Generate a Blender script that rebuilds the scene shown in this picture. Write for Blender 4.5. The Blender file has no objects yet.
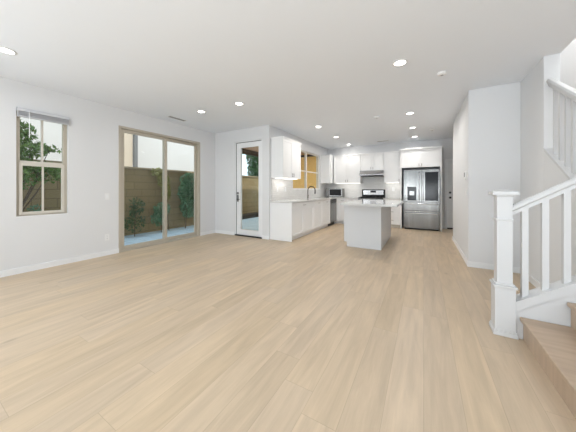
import bpy, bmesh, math, random
from mathutils import Vector, Matrix
S = bpy.context.scene
COL = S.collection
random.seed(7)

# ------------------------------------------------------------------ camera
cam_data = bpy.data.cameras.new('camera')
cam = bpy.data.objects.new('camera', cam_data); COL.objects.link(cam)
cam.location = (0, 0, 1.2026)
cam.rotation_euler = (math.radians(90), 0, math.radians(29.81))
cam_data.sensor_width = 36
cam_data.lens = 236.77 / 576 * 36
cam_data.shift_y = -(216 - 189.2) / 576
cam_data.clip_start = 0.02
S.camera = cam

# ------------------------------------------------------------------ world, sun, exposure
W = bpy.data.worlds.new('sky'); S.world = W; W.use_nodes = True
bg = W.node_tree.nodes['Background']
bg.inputs['Color'].default_value = (0.74, 0.87, 1.0, 1)
bg.inputs['Strength'].default_value = 1.7
sun_d = bpy.data.lights.new('sun', 'SUN'); sun_d.energy = 2.8; sun_d.angle = math.radians(1.5)
sun_d.color = (1.0, 0.95, 0.88)
sun = bpy.data.objects.new('sun', sun_d); COL.objects.link(sun)
sun.rotation_euler = Vector((-0.50, 0.10, -0.86)).to_track_quat('-Z', 'Y').to_euler()
sun.location = (4, 0, 12)
S.view_settings.view_transform = 'Standard'
S.view_settings.look = 'None'
S.view_settings.exposure = 0.06
S.view_settings.gamma = 1.0
S.view_settings.use_curve_mapping = False

def area_light(name, loc, direction, sx, sy, power, color=(1, 1, 1), shape='RECTANGLE', spread=180, parent=None):
    d = bpy.data.lights.new(name, 'AREA'); d.shape = shape; d.size = sx
    if shape in ('RECTANGLE', 'ELLIPSE'): d.size_y = sy
    d.energy = power; d.color = color; d.spread = math.radians(spread)
    o = bpy.data.objects.new(name, d); COL.objects.link(o)
    o.location = loc; o.rotation_euler = (0, 0, 0) if direction == (0, 0, -1) else Vector(direction).to_track_quat('-Z', 'Y').to_euler()
    if parent: o.parent = parent
    return o
CAN_POWER = 3.1
# added fill lights, unseen behind the camera, to brighten room and ceiling
area_light('fill_rear', (0.1, -2.95, 1.05), (0.05, 1, 1.35), 3.4, 1.6, 160, (0.91, 0.955, 1.0))
area_light('fill_side', (-4.93, -1.7, 1.35), (1, 0.55, 0.0), 2.2, 2.3, 75, (0.87, 0.935, 1.0))  # added side fill from the left, out of view
# added fill light below the upper ceiling, unseen, to brighten the stairwell
area_light('fill_stairwell', (1.85, 4.0, 5.3), (0, 0, -1), 0.8, 4.5, 80, (1.0, 0.99, 0.95))

# ------------------------------------------------------------------ materials
def new_mat(name):
    m = bpy.data.materials.new(name); m.use_nodes = True
    nt = m.node_tree; b = nt.nodes['Principled BSDF']
    return m, nt, b
def N(nt, t, **k):
    n = nt.nodes.new(t)
    for a, v in k.items(): setattr(n, a, v)
    return n
def mat(name, col, rough=0.5, metal=0.0, noise=0.0, nscale=20, bump=0.0, bscale=200, spec=None, coords='Object', stretch=(1, 1, 1)):
    m, nt, b = new_mat(name)
    b.inputs['Roughness'].default_value = rough
    b.inputs['Metallic'].default_value = metal
    if spec is not None: b.inputs['Specular IOR Level'].default_value = spec
    b.inputs['Base Color'].default_value = (*col, 1)
    tc = N(nt, 'ShaderNodeTexCoord'); mp = N(nt, 'ShaderNodeMapping')
    mp.inputs['Scale'].default_value = stretch
    nt.links.new(tc.outputs[coords], mp.inputs['Vector'])
    if noise:
        nz = N(nt, 'ShaderNodeTexNoise'); nz.inputs['Scale'].default_value = nscale; nz.inputs['Detail'].default_value = 4
        nt.links.new(mp.outputs[0], nz.inputs['Vector'])
        mx = N(nt, 'ShaderNodeMix', data_type='RGBA')
        mx.inputs[6].default_value = (*[max(0, c * (1 - noise)) for c in col], 1)
        mx.inputs[7].default_value = (*[min(1, c * (1 + noise)) for c in col], 1)
        nt.links.new(nz.outputs['Fac'], mx.inputs[0]); nt.links.new(mx.outputs[2], b.inputs['Base Color'])
    if bump:
        nb = N(nt, 'ShaderNodeTexNoise'); nb.inputs['Scale'].default_value = bscale
        nt.links.new(mp.outputs[0], nb.inputs['Vector'])
        bp = N(nt, 'ShaderNodeBump'); bp.inputs['Strength'].default_value = bump; bp.inputs['Distance'].default_value = 0.002
        nt.links.new(nb.outputs['Fac'], bp.inputs['Height']); nt.links.new(bp.outputs[0], b.inputs['Normal'])
    return m
def emit(name, col, strength):
    m, nt, b = new_mat(name)
    b.inputs['Base Color'].default_value = (*col, 1)
    b.inputs['Emission Color'].default_value = (*col, 1); b.inputs['Emission Strength'].default_value = strength
    return m
def glass(name, tint=(1, 1, 1), refl=0.07):
    m, nt, b = new_mat(name); nt.nodes.remove(b)
    out = nt.nodes['Material Output']
    t = N(nt, 'ShaderNodeBsdfTransparent'); t.inputs['Color'].default_value = (*tint, 1)
    g = N(nt, 'ShaderNodeBsdfGlossy'); g.inputs['Roughness'].default_value = 0.02
    mx = N(nt, 'ShaderNodeMixShader'); mx.inputs[0].default_value = refl
    nt.links.new(t.outputs[0], mx.inputs[1]); nt.links.new(g.outputs[0], mx.inputs[2]); nt.links.new(mx.outputs[0], out.inputs['Surface'])
    return m
def plank_floor(name, width=0.19, length=1.5, base=(0.565, 0.445, 0.315), axis='Y', seamdark=0.80):
    m, nt, b = new_mat(name); L = nt.links
    tc = N(nt, 'ShaderNodeTexCoord'); sp = N(nt, 'ShaderNodeSeparateXYZ'); L.new(tc.outputs['Object'], sp.inputs[0])
    u, v = (sp.outputs['X'], sp.outputs['Y']) if axis == 'Y' else (sp.outputs['Y'], sp.outputs['X'])
    def M(op, a, bb=None, c=None):
        n = N(nt, 'ShaderNodeMath', operation=op)
        for i, x in enumerate((a, bb, c)):
            if x is None: continue
            if isinstance(x, (int, float)): n.inputs[i].default_value = x
            else: L.new(x, n.inputs[i])
        return n.outputs[0]
    ru = M('DIVIDE', u, width); row = M('FLOOR', ru); fu = M('FRACT', ru)
    wn = N(nt, 'ShaderNodeTexWhiteNoise', noise_dimensions='1D'); L.new(row, wn.inputs['W'])
    vv = M('ADD', M('DIVIDE', v, length), M('MULTIPLY', wn.outputs['Value'], 7.3))
    pid = M('FLOOR', vv); fv = M('FRACT', vv)
    cb = N(nt, 'ShaderNodeCombineXYZ'); L.new(row, cb.inputs[0]); L.new(pid, cb.inputs[1])
    w2 = N(nt, 'ShaderNodeTexWhiteNoise', noise_dimensions='2D'); L.new(cb.outputs[0], w2.inputs['Vector'])
    # grain coordinates: compressed across, stretched along, shifted per plank
    cg = N(nt, 'ShaderNodeCombineXYZ'); L.new(M('MULTIPLY', u, 10.0), cg.inputs[0]); L.new(M('MULTIPLY', v, 1.1), cg.inputs[1]); L.new(M('MULTIPLY', w2.outputs['Value'], 40.0), cg.inputs[2])
    g1 = N(nt, 'ShaderNodeTexNoise'); g1.inputs['Scale'].default_value = 1.6; g1.inputs['Detail'].default_value = 6; g1.inputs['Distortion'].default_value = 0.6; L.new(cg.outputs[0], g1.inputs['Vector'])
    cg2 = N(nt, 'ShaderNodeCombineXYZ'); L.new(M('MULTIPLY', u, 90.0), cg2.inputs[0]); L.new(M('MULTIPLY', v, 4.0), cg2.inputs[1]); L.new(M('MULTIPLY', w2.outputs['Value'], 60.0), cg2.inputs[2])
    g2 = N(nt, 'ShaderNodeTexNoise'); g2.inputs['Scale'].default_value = 1.5; g2.inputs['Detail'].default_value = 3; L.new(cg2.outputs[0], g2.inputs['Vector'])
    # knots
    ck = N(nt, 'ShaderNodeCombineXYZ'); L.new(M('MULTIPLY', u, 3.0), ck.inputs[0]); L.new(M('MULTIPLY', v, 1.6), ck.inputs[1])
    vo = N(nt, 'ShaderNodeTexVoronoi'); vo.inputs['Scale'].default_value = 0.9; L.new(ck.outputs[0], vo.inputs['Vector'])
    kn = N(nt, 'ShaderNodeMapRange'); kn.inputs[1].default_value = 0.02; kn.inputs[2].default_value = 0.09; kn.inputs[3].default_value = 0.76; kn.inputs[4].default_value = 1.0; L.new(vo.outputs['Distance'], kn.inputs[0])
    tone = M('ADD', 0.935, M('MULTIPLY', w2.outputs['Value'], 0.11))
    grain = M('ADD', 0.74, M('MULTIPLY', g1.outputs['Fac'], 0.52))
    fine = M('ADD', 0.93, M('MULTIPLY', g2.outputs['Fac'], 0.14))
    su = M('MINIMUM', M('MULTIPLY', fu, width), M('MULTIPLY', M('SUBTRACT', 1.0, fu), width))
    sv = M('MINIMUM', M('MULTIPLY', fv, length), M('MULTIPLY', M('SUBTRACT', 1.0, fv), length))
    seam = N(nt, 'ShaderNodeMapRange'); seam.inputs[1].default_value = 0.0006; seam.inputs[2].default_value = 0.0022; seam.inputs[3].default_value = seamdark; seam.inputs[4].default_value = 1.0
    L.new(M('MINIMUM', su, sv), seam.inputs[0])
    val = M('MULTIPLY', M('MULTIPLY', M('MULTIPLY', tone, grain), M('MULTIPLY', fine, seam.outputs[0])), kn.outputs[0])
    w3 = N(nt, 'ShaderNodeTexWhiteNoise', noise_dimensions='3D'); L.new(cb.outputs[0], w3.inputs['Vector'])
    tint = N(nt, 'ShaderNodeMix', data_type='RGBA'); L.new(w3.outputs['Value'], tint.inputs[0])
    tint.inputs[6].default_value = (base[0] * 1.0, base[1] * 0.99, base[2] * 0.96, 1); tint.inputs[7].default_value = (base[0], base[1] * 1.01, base[2] * 1.04, 1)
    vs = N(nt, 'ShaderNodeVectorMath', operation='SCALE'); L.new(tint.outputs[2], vs.inputs[0]); L.new(val, vs.inputs['Scale'])
    L.new(vs.outputs[0], b.inputs['Base Color'])
    b.inputs['Roughness'].default_value = 0.42; b.inputs['Specular IOR Level'].default_value = 0.35
    bp = N(nt, 'ShaderNodeBump'); bp.inputs['Strength'].default_value = 0.25; bp.inputs['Distance'].default_value = 0.001
    L.new(seam.outputs[0], bp.inputs['Height']); L.new(bp.outputs[0], b.inputs['Normal'])
    return m
def tile_mat(name, c1, c2, grout, bw, bh, mortar=0.004, rough=0.25, horiz='auto', offset=0.5, bump=0.2):
    """brick pattern on vertical walls: horizontal axis = x+y, vertical = z"""
    m, nt, b = new_mat(name); L = nt.links
    tc = N(nt, 'ShaderNodeTexCoord'); sp = N(nt, 'ShaderNodeSeparateXYZ'); L.new(tc.outputs['Object'], sp.inputs[0])
    ad = N(nt, 'ShaderNodeMath', operation='ADD'); L.new(sp.outputs['X'], ad.inputs[0]); L.new(sp.outputs['Y'], ad.inputs[1])
    cb = N(nt, 'ShaderNodeCombineXYZ')
    if horiz == 'flat':
        L.new(sp.outputs['X'], cb.inputs[0]); L.new(sp.outputs['Y'], cb.inputs[1])
    else:
        L.new(ad.outputs[0], cb.inputs[0]); L.new(sp.outputs['Z'], cb.inputs[1])
    br = N(nt, 'ShaderNodeTexBrick'); L.new(cb.outputs[0], br.inputs['Vector'])
    br.offset = offset
    br.inputs['Scale'].default_value = 1; br.inputs['Brick Width'].default_value = bw; br.inputs['Row Height'].default_value = bh
    br.inputs['Mortar Size'].default_value = mortar; br.inputs['Color1'].default_value = (*c1, 1); br.inputs['Color2'].default_value = (*c2, 1); br.inputs['Mortar'].default_value = (*grout, 1)
    L.new(br.outputs['Color'], b.inputs['Base Color']); b.inputs['Roughness'].default_value = rough
    bp = N(nt, 'ShaderNodeBump'); bp.inputs['Strength'].default_value = bump; bp.inputs['Distance'].default_value = 0.003; bp.invert = True
    L.new(br.outputs['Fac'], bp.inputs['Height']); L.new(bp.outputs[0], b.inputs['Normal'])
    return m

WALL = mat('wall_paint', (0.76, 0.765, 0.775), 0.85, bump=0.08, bscale=260, noise=0.006, nscale=3)
CEIL = mat('ceiling_paint', (0.86, 0.89, 0.935), 0.9, bump=0.08, bscale=220, noise=0.006, nscale=3)
TRIM = mat('white_trim_paint', (0.85, 0.86, 0.87), 0.35, noise=0.01, nscale=6)
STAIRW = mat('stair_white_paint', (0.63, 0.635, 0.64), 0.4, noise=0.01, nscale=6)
CABM = mat('white_cabinet_lacquer', (0.88, 0.885, 0.89), 0.38, noise=0.01, nscale=8)
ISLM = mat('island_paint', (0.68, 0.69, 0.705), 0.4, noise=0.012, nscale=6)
FLOOR = plank_floor('pale_oak_planks')
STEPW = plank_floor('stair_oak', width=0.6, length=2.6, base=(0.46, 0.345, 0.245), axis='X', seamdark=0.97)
QUARTZ = mat('pale_quartz', (0.66, 0.66, 0.65), 0.10, noise=0.07, nscale=9)
TILE = tile_mat('backsplash_tile', (0.74, 0.735, 0.72), (0.68, 0.675, 0.66), (0.56, 0.55, 0.53), 0.15, 0.05, 0.002)
STEEL = mat('brushed_stainless', (0.22, 0.217, 0.21), 0.2, 1.0, noise=0.45, nscale=3, stretch=(2.5, 2.5, .15))
STEELL = mat('polished_steel', (0.60, 0.60, 0.61), 0.18, 1.0, noise=0.03, nscale=12)
BLACKG = mat('black_glass', (0.012, 0.012, 0.013), 0.12, noise=0.1, nscale=4, spec=0.25)
BLACK = mat('matte_black', (0.02, 0.02, 0.022), 0.6, noise=0.15, nscale=30)
IRON = mat('cast_iron', (0.03, 0.03, 0.03), 0.7, noise=0.2, nscale=60)
BRONZE = mat('dark_bronze', (0.06, 0.045, 0.03), 0.35, 0.6, noise=0.1, nscale=20)
NICKEL = mat('satin_nickel', (0.22, 0.21, 0.20), 0.3, 1.0, noise=0.05, nscale=30)
TANF = mat('tan_vinyl_frame', (0.50, 0.45, 0.37), 0.45, noise=0.03, nscale=10)
CREAMF = mat('cream_vinyl_frame', (0.66, 0.62, 0.55), 0.45, noise=0.03, nscale=10)
BLIND = mat('grey_blind_slat', (0.62, 0.63, 0.66), 0.5, noise=0.04, nscale=14)
PLASTIC = mat('white_plastic', (0.84, 0.84, 0.84), 0.4, noise=0.01, nscale=12)
DARKP = mat('dark_screen', (0.05, 0.055, 0.06), 0.3, noise=0.1, nscale=12)
SLOT = mat('dark_slot', (0.12, 0.12, 0.12), 0.8, noise=0.1, nscale=12)
VENTM = mat('vent_grey', (0.34, 0.34, 0.34), 0.6, noise=0.05, nscale=12)
GLASS = glass('window_glass', (0.97, 0.98, 0.97), 0.025)
TINT = glass('screened_glass', (0.80, 0.82, 0.78), 0.05)
LENS = emit('lamp_lens', (1.0, 0.97, 0.92), 7.0)
STRIP = emit('led_strip', (1.0, 0.97, 0.92), 1.5)
BLOCK = tile_mat('tan_block_wall', (0.32, 0.245, 0.125), (0.27, 0.20, 0.10), (0.20, 0.15, 0.075), 0.40, 0.20, 0.008, 0.9, bump=0.5)
CAPM = mat('wall_cap_concrete', (0.34, 0.27, 0.17), 0.9, noise=0.12, nscale=12)
PAVER = tile_mat('blue_grey_pavers', (0.58, 0.74, 0.85), (0.52, 0.68, 0.80), (0.32, 0.42, 0.50), 0.6, 0.3, 0.008, 0.8, horiz='flat')
SOIL = mat('dark_soil', (0.05, 0.04, 0.03), 0.95, noise=0.3, nscale=30)
STUCCO = mat('white_stucco', (0.76, 0.74, 0.71), 0.95, bump=0.2, bscale=90, noise=0.03, nscale=2)
BEIGE = mat('beige_stucco', (0.74, 0.63, 0.50), 0.95, bump=0.2, bscale=90, noise=0.03, nscale=2)
PIPE = mat('downspout_grey', (0.22, 0.22, 0.22), 0.6, noise=0.05, nscale=12)
BEAM = mat('dark_timber', (0.07, 0.042, 0.022), 0.75, noise=0.25, nscale=8, stretch=(8, 1, 8))
SOFFIT = mat('timber_soffit', (0.80, 0.50, 0.33), 0.7, noise=0.15, nscale=5, stretch=(6, 1, 1))
AMBER = mat('amber_cedar_boards', (0.95, 0.57, 0.19), 0.6, noise=0.22, nscale=5, stretch=(6, 6, 0.7))
BARK = mat('bark', (0.14, 0.10, 0.07), 0.9, noise=0.3, nscale=30)
def leaf_mat(name, c):
    m = mat(name, c, 0.35, noise=0.75, nscale=16)
    return m
LEAF1 = leaf_mat('leaf_mid_green', (0.15, 0.27, 0.06))
LEAF2 = leaf_mat('leaf_blue_green', (0.13, 0.26, 0.14))
LEAF3 = leaf_mat('leaf_olive', (0.30, 0.30, 0.08))
LEAF4 = leaf_mat('leaf_dark', (0.05, 0.105, 0.035))

# ------------------------------------------------------------------ mesh helpers
class MB:
    def __init__(s): s.bm = bmesh.new()
    def box(s, x0, x1, y0, y1, z0, z1, bevel=0.0):
        m = Matrix.Translation(((x0 + x1) / 2, (y0 + y1) / 2, (z0 + z1) / 2)) @ Matrix.Diagonal((abs(x1 - x0), abs(y1 - y0), abs(z1 - z0), 1))
        r = bmesh.ops.create_cube(s.bm, size=1, matrix=m)
        if bevel:
            ed = list({e for v in r['verts'] for e in v.link_edges})
            bmesh.ops.bevel(s.bm, geom=ed, offset=bevel, segments=2, affect='EDGES', profile=0.5)
        return s
    def prism(s, pts, a, b, axis='Y'):
        """extrude polygon pts (2-D) along axis from a to b. axis Y: pts=(x,z); X: pts=(y,z); Z: pts=(x,y)"""
        f = {'Y': lambda p, t: (p[0], t, p[1]), 'X': lambda p, t: (t, p[0], p[1]), 'Z': lambda p, t: (p[0], p[1], t)}[axis]
        A = [s.bm.verts.new(f(p, a)) for p in pts]; B = [s.bm.verts.new(f(p, b)) for p in pts]
        n = len(pts)
        s.bm.faces.new(A); s.bm.faces.new(B[::-1])
        for i in range(n): s.bm.faces.new((A[i], B[i], B[(i + 1) % n], A[(i + 1) % n]))
        return s
    def tube(s, pts, r, n=10, caps=True):
        pts = [Vector(p) for p in pts]; rings = []
        rr = r if isinstance(r, (list, tuple)) else [r] * len(pts)
        up = None
        for i, p in enumerate(pts):
            t = (pts[min(i + 1, len(pts) - 1)] - pts[max(i - 1, 0)]).normalized()
            if up is None:
                up = Vector((0, 0, 1)) if abs(t.z) < 0.9 else Vector((1, 0, 0))
            x = t.cross(up).normalized(); y = x.cross(t).normalized(); up = y
            rings.append([s.bm.verts.new(p + (x * math.cos(2 * math.pi * k / n) + y * math.sin(2 * math.pi * k / n)) * rr[i]) for k in range(n)])
        for a, b in zip(rings, rings[1:]):
            for k in range(n): s.bm.faces.new((a[k], a[(k + 1) % n], b[(k + 1) % n], b[k]))
        if caps: s.bm.faces.new(rings[0][::-1]); s.bm.faces.new(rings[-1])
        return s
    def lathe(s, prof, c=(0, 0, 0), axis=(0, 0, 1), n=28):
        """prof = [(r, h)...] turned about axis through c; closed at the ends when r = 0"""
        q = Vector((0, 0, 1)).rotation_difference(Vector(axis)); c = Vector(c); rings = []
        for r, h in prof:
            if r < 1e-6: rings.append([s.bm.verts.new(c + q @ Vector((0, 0, h)))])
            else: rings.append([s.bm.verts.new(c + q @ Vector((r * math.cos(2 * math.pi * k / n), r * math.sin(2 * math.pi * k / n), h))) for k in range(n)])
        for a, b in zip(rings, rings[1:]):
            for k in range(n):
                k2 = (k + 1) % n
                if len(a) == 1 and len(b) == 1: break
                if len(a) == 1: s.bm.faces.new((a[0], b[k2], b[k]))
                elif len(b) == 1: s.bm.faces.new((a[k], a[k2], b[0]))
                else: s.bm.faces.new((a[k], a[k2], b[k2], b[k]))
        return s
    def build(s, name, material, parent=None, smooth=False, offset=None):
        bmesh.ops.recalc_face_normals(s.bm, faces=s.bm.faces)
        me = bpy.data.meshes.new(name)
        if offset: bmesh.ops.translate(s.bm, verts=s.bm.verts, vec=Vector(offset))
        s.bm.to_mesh(me); s.bm.free()
        me.materials.append(material)
        if smooth:
            for p in me.polygons: p.use_smooth = True
            try: me.set_sharp_from_angle(angle=math.radians(40))
            except Exception: pass
        o = bpy.data.objects.new(name, me); COL.objects.link(o)
        if parent: o.parent = parent
        return o
def tag(o, label, cat, group=None, kind=None):
    o['label'] = label; o['category'] = cat
    if group: o['group'] = group
    if kind: o['kind'] = kind
    return o
def struct(o): o['kind'] = 'structure'; return o
def thing(name, label, cat, loc=(0, 0, 0), group=None, rz=0):
    o = bpy.data.objects.new(name, None); COL.objects.link(o); o.location = loc; o.rotation_euler = (0, 0, rz)
    o.empty_display_size = 0.1
    return tag(o, label, cat, group)
def room(name, loc=(0, 0, 0)):
    o = bpy.data.objects.new(name, None); COL.objects.link(o); o.location = loc; o.empty_display_size = 0.1
    return struct(o)
def copy_tree(root):
    r = root.copy(); COL.objects.link(r)
    for ch in list(root.children):
        c = ch.copy(); COL.objects.link(c); c.parent = r
        for g in list(ch.children):
            d = g.copy(); COL.objects.link(d); d.parent = c
    return r

# ------------------------------------------------------------------ room geometry
H = 2.74
XL, YD, XK, YF, XR, YR, YE = -5.0, 4.68, -3.2, 8.65, 0.604, 4.59, 6.83
XRR, YB = 2.35, -3.0        # far right wall, wall behind the camera
X1, Y2, XS = 1.205, 3.85, 1.34   # nook wall, stair wall end, stairwell edge
T = 0.14

MB().prism([(XL, YB), (XRR, YB), (XRR, YF), (XK, YF), (XK, YD), (XL, YD)], -0.1, 0, 'Z').build('floor', FLOOR); struct(bpy.data.objects['floor'])
# ceiling with the stairwell opening (X XS..XRR, Y 1.2..6.9)
c = MB()
c.box(XL, XS, YB, YD, H, H + 0.25); c.box(XK, XS, YD, YF, H, H + 0.25)
c.box(XS, XRR, YB, 1.2, H, H + 0.25); c.box(XS, XRR, 6.9, YF, H, H + 0.25)
struct(c.build('ceiling', CEIL))
struct(MB().box(XL - T, XRR + T, YB - T, YD + T, 5.4, 5.55).box(XK - T, XRR + T, YD + T, YF + T, 5.4, 5.55).build('ceiling_upper', CEIL))

def wall_with_holes(mb, axis, pos0, pos1, a0, a1, z0, z1, holes):
    """wall slab between pos0..pos1 on its thickness axis; runs a0..a1; holes=(a,b,z,z)"""
    def bx(p, q, r, t):
        if q - p < 1e-5 or t - r < 1e-5: return
        if axis == 'X': mb.box(pos0, pos1, p, q, r, t)
        else: mb.box(p, q, pos0, pos1, r, t)
    cur = a0
    for (p, q, r, t) in sorted(holes):
        bx(cur, p, z0, z1); bx(p, q, z0, r); bx(p, q, t, z1); cur = q
    bx(cur, a1, z0, z1)
WIN = (0.995, 1.56, 0.80, 2.365); SLD = (2.29, 4.17, 0.0, 2.41)
m = MB(); wall_with_holes(m, 'X', XL - T, XL, YB - T, YD + T, -0.1, 5.4, [(-2.85, -0.55, 0.2, 2.5), WIN, SLD]); struct(m.build('wall_left', WALL))
DR = (-4.28, -3.40, 0.0, 2.43)
m = MB(); wall_with_holes(m, 'Y', YD, YD + T, XL, XK - T + 0.0, -0.1, 5.4, [DR]); struct(m.build('wall_patio', WALL))
KW = (5.85, 7.87, 1.20, 2.40)
m = MB(); wall_with_holes(m, 'X', XK - T, XK, YD, YF + T, -0.1, 5.4, [KW])
struct(m.build('wall_kitchen', WALL))
m = MB(); wall_with_holes(m, 'Y', YF, YF + T, XK, XRR + T, -0.1, 5.4, [(0.62, 1.44, 0.0, 2.05)]); struct(m.build('wall_far', WALL))
struct(MB().box(XR, X1, YR, YE, 0, H, 0.004).box(X1, XS, Y2, YE, 0, H, 0.004).build('wall_center', WALL))
struct(MB().box(XRR, XRR + T, YB - T, YF, -0.1, 5.4).build('wall_right', WALL))
m = MB(); wall_with_holes(m, 'Y', YB - T, YB, XL, XRR, -0.1, 5.4, [(-2.4, 2.1, 0.2, 2.5)]); struct(m.build('wall_rear', WALL))
# upstairs shaft around the stairwell opening
struct(MB().box(XS - 0.1, XS, 1.1, 6.9, H + 0.25, 5.4).box(XS, XRR, 6.9, 7.0, H + 0.25, 5.4).box(XS - 0.1, XRR, 1.1, 1.2, H + 0.25, 5.4).build('wall_stairwell', WALL))
# added rear window, unseen behind the camera, an opening made for the light
w = room('added_window_rear')
f = MB()
for x in (-2.4, -.92, .56, 2.04): f.box(x, x + 0.06, YB - 0.1, YB - 0.04, 0.2, 2.5)
f.box(-2.34, 2.04, YB - 0.1, YB - 0.04, 0.2, 0.26).box(-2.34, 2.04, YB - 0.1, YB - 0.04, 2.44, 2.5)
f.build('window_frame', TANF, w)
MB().box(-2.34, 2.04, YB - 0.075, YB - 0.069, 0.26, 2.44).build('pane', GLASS, w)

w = room('added_window_side')  # added left window, out of view, made to hold the side fill light
f = MB()
for y in (-2.85, -1.73, -0.61): f.box(XL - .1, XL - .04, y, y + .06, .2, 2.5)
f.box(XL - .1, XL - .04, -2.79, -.61, .2, .26).box(XL - .1, XL - .04, -2.79, -.61, 2.44, 2.5)
f.build('window_frame', TANF, w)
MB().box(XL - .075, XL - .069, -2.79, -.61, .26, 2.44).build('pane', GLASS, w)

# baseboards -------------------------------------------------------
def base(name, boxes):
    m = MB()
    for b in boxes:
        m.box(*b[:4], 0, 0.085); 
    struct(m.build(name, TRIM))
bt = 0.013
base('baseboard_left', [(XL, XL + bt, YB, SLD[0]), (XL, XL + bt, SLD[1], YD)])
base('baseboard_patio', [(XL, DR[0], YD - bt, YD), (DR[1], XK, YD - bt, YD)])
base('baseboard_center', [(XR - bt, XR, YR - bt, YE), (XR, X1 - bt, YR - bt, YR), (X1 - bt, X1, Y2 - bt, YR), (X1, 1.25, Y2 - bt, Y2), (XR, XS, YE, YE + bt)])
base('baseboard_far', [(0.46, 0.56, YF - bt, YF), (1.50, XRR, YF - bt, YF)])
base('baseboard_rear', [(XL, XRR, YB, YB + bt)])
base('baseboard_right', [(XRR - bt, XRR, YB, 1.2), (XRR - bt, XRR, YE, YF)])

# ------------------------------------------------------------------ window_1 (left wall)
w = room('window_1')
xo, xi = XL - 0.115, XL - 0.05
y0, y1, z0, z1 = WIN
fr = MB(); t = 0.045
fr.box(xo, xi, y0, y0 + t, z0, z1).box(xo, xi, y1 - t, y1, z0, z1).box(xo, xi, y0 + t, y1 - t, z0, z0 + t).box(xo, xi, y0 + t, y1 - t, z1 - t, z1)
fr.build('window_frame', TANF, w)
ym = (y0 + y1) / 2; zm = 1.58
up = MB(); up.box(xo + .01, xi - .02, ym - .011, ym + .011, zm + .03, z1 - t).box(xo + .005, xi - .012, y0 + t, y1 - t, zm + .0, zm + .04)
up.build('upper_sash', CREAMF, w)
lo = MB(); s = 0.035
lo.box(xi - .02, xi + .012, y0 + t - .01, y0 + t + s - .01, z0 + t - .01, zm + .01, .003).box(xi - .02, xi + .012, y1 - t - s + .01, y1 - t + .01, z0 + t - .01, zm + .01, .003)
lo.box(xi - .02, xi + .012, y0 + t + s - .01, y1 - t - s + .01, z0 + t - .01, z0 + t + s - .01).box(xi - .02, xi + .012, y0 + t + s - .01, y1 - t - s + .01, zm - .035, zm + .012)
lo.box(xi - .015, xi + .004, ym - .011, ym + .011, z0 + t, zm)
lo.build('lower_sash', CREAMF, w)
MB().box(xo + .03, xo + .034, y0 + t, y1 - t, zm + .03, z1 - t).box(xi - .01, xi - .006, y0 + t + .02, y1 - t - .02, z0 + t + .02, zm - .03).build('pane', GLASS, w)
MB().box(XL - 0.05, XL - .001, y0 + .0, y1 - .0, z0, z0 + .012).build('window_sill', TRIM, w)
# raised venetian blind
b = thing('window_blind', 'raised grey venetian blind across the top of the small left window', 'blind', (XL + .03, ym, z1 - .15))
MB().box(XL + .001, XL + .055, y0 + .001, y1 - .001, z1 - .05, z1 - .004, .003).build('headrail', BLIND, b, offset=(-XL - .03, -ym, -z1 + .15))
for k in range(7):
    zz = z1 - .056 - k * .0085
    MB().box(XL + .004, XL + .052, y0 + .006, y1 - .002, zz - .0035, zz).build('slat', BLIND, b, offset=(-XL - .03, -ym, -z1 + .15))
MB().box(XL + .004, XL + .052, y0 + .006, y1 - .002, z1 - .130, z1 - .115, .003).build('bottom_rail', BLIND, b, offset=(-XL - .03, -ym, -z1 + .15))
MB().tube([(XL + .06, y0 + .115, z1 - .03), (XL + .062, y0 + .115, z1 - .30), (XL + .062, y0 + .115, z1 - .42)], .0045, 8).build('tilt_wand', PLASTIC, b, offset=(-XL - .03, -ym, -z1 + .15))

# ------------------------------------------------------------------ door_1 sliding glass door
d = room('door_1')
y0, y1, z0, z1 = SLD; xo, xi = XL - 0.12, XL + 0.006
f = MB(); f.box(xo, xi, y0, y0 + .045, 0, z1, .003).box(xo, xi, y1 - .045, y1, 0, z1, .003).box(xo, xi, y0 + .045, y1 - .045, z1 - .045, z1, .003).box(xo, xi, y0 + .045, y1 - .045, 0, .028, .003)
f.build('door_frame', TANF, d)
ym = (y0 + y1) / 2 + .02
def panel(name, xa, xb, pa, pb):
    p = MB(); st = .062
    p.box(xa, xb, pa, pa + st, .03, z1 - .05, .003).box(xa, xb, pb - st, pb, .03, z1 - .05, .003)
    p.box(xa, xb, pa + st, pb - st, z1 - .05 - .06, z1 - .05, .003).box(xa, xb, pa + st, pb - st, .03, .105, .003)
    o = p.build(name, TANF, d)
    MB().box((xa + xb) / 2 - .003, (xa + xb) / 2 + .003, pa + st, pb - st, .105, z1 - .11).build('pane', GLASS, o)
    return o
panel('fixed_panel', XL - .105, XL - .07, ym - .03, y1 - .046)
sl = panel('sliding_panel', XL - .058, XL - .018, y0 + .046, ym + .03)
MB().box(XL - .018, XL + .012, ym - .006, ym + .010, .92, 1.10, .004).build('door_handle', TANF, sl)
MB().box(XL - .066, XL - .056, ym + .035, y1 - .09, .04, z1 - .05, .0).build('screen_rail', TANF, d) if False else None

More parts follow.
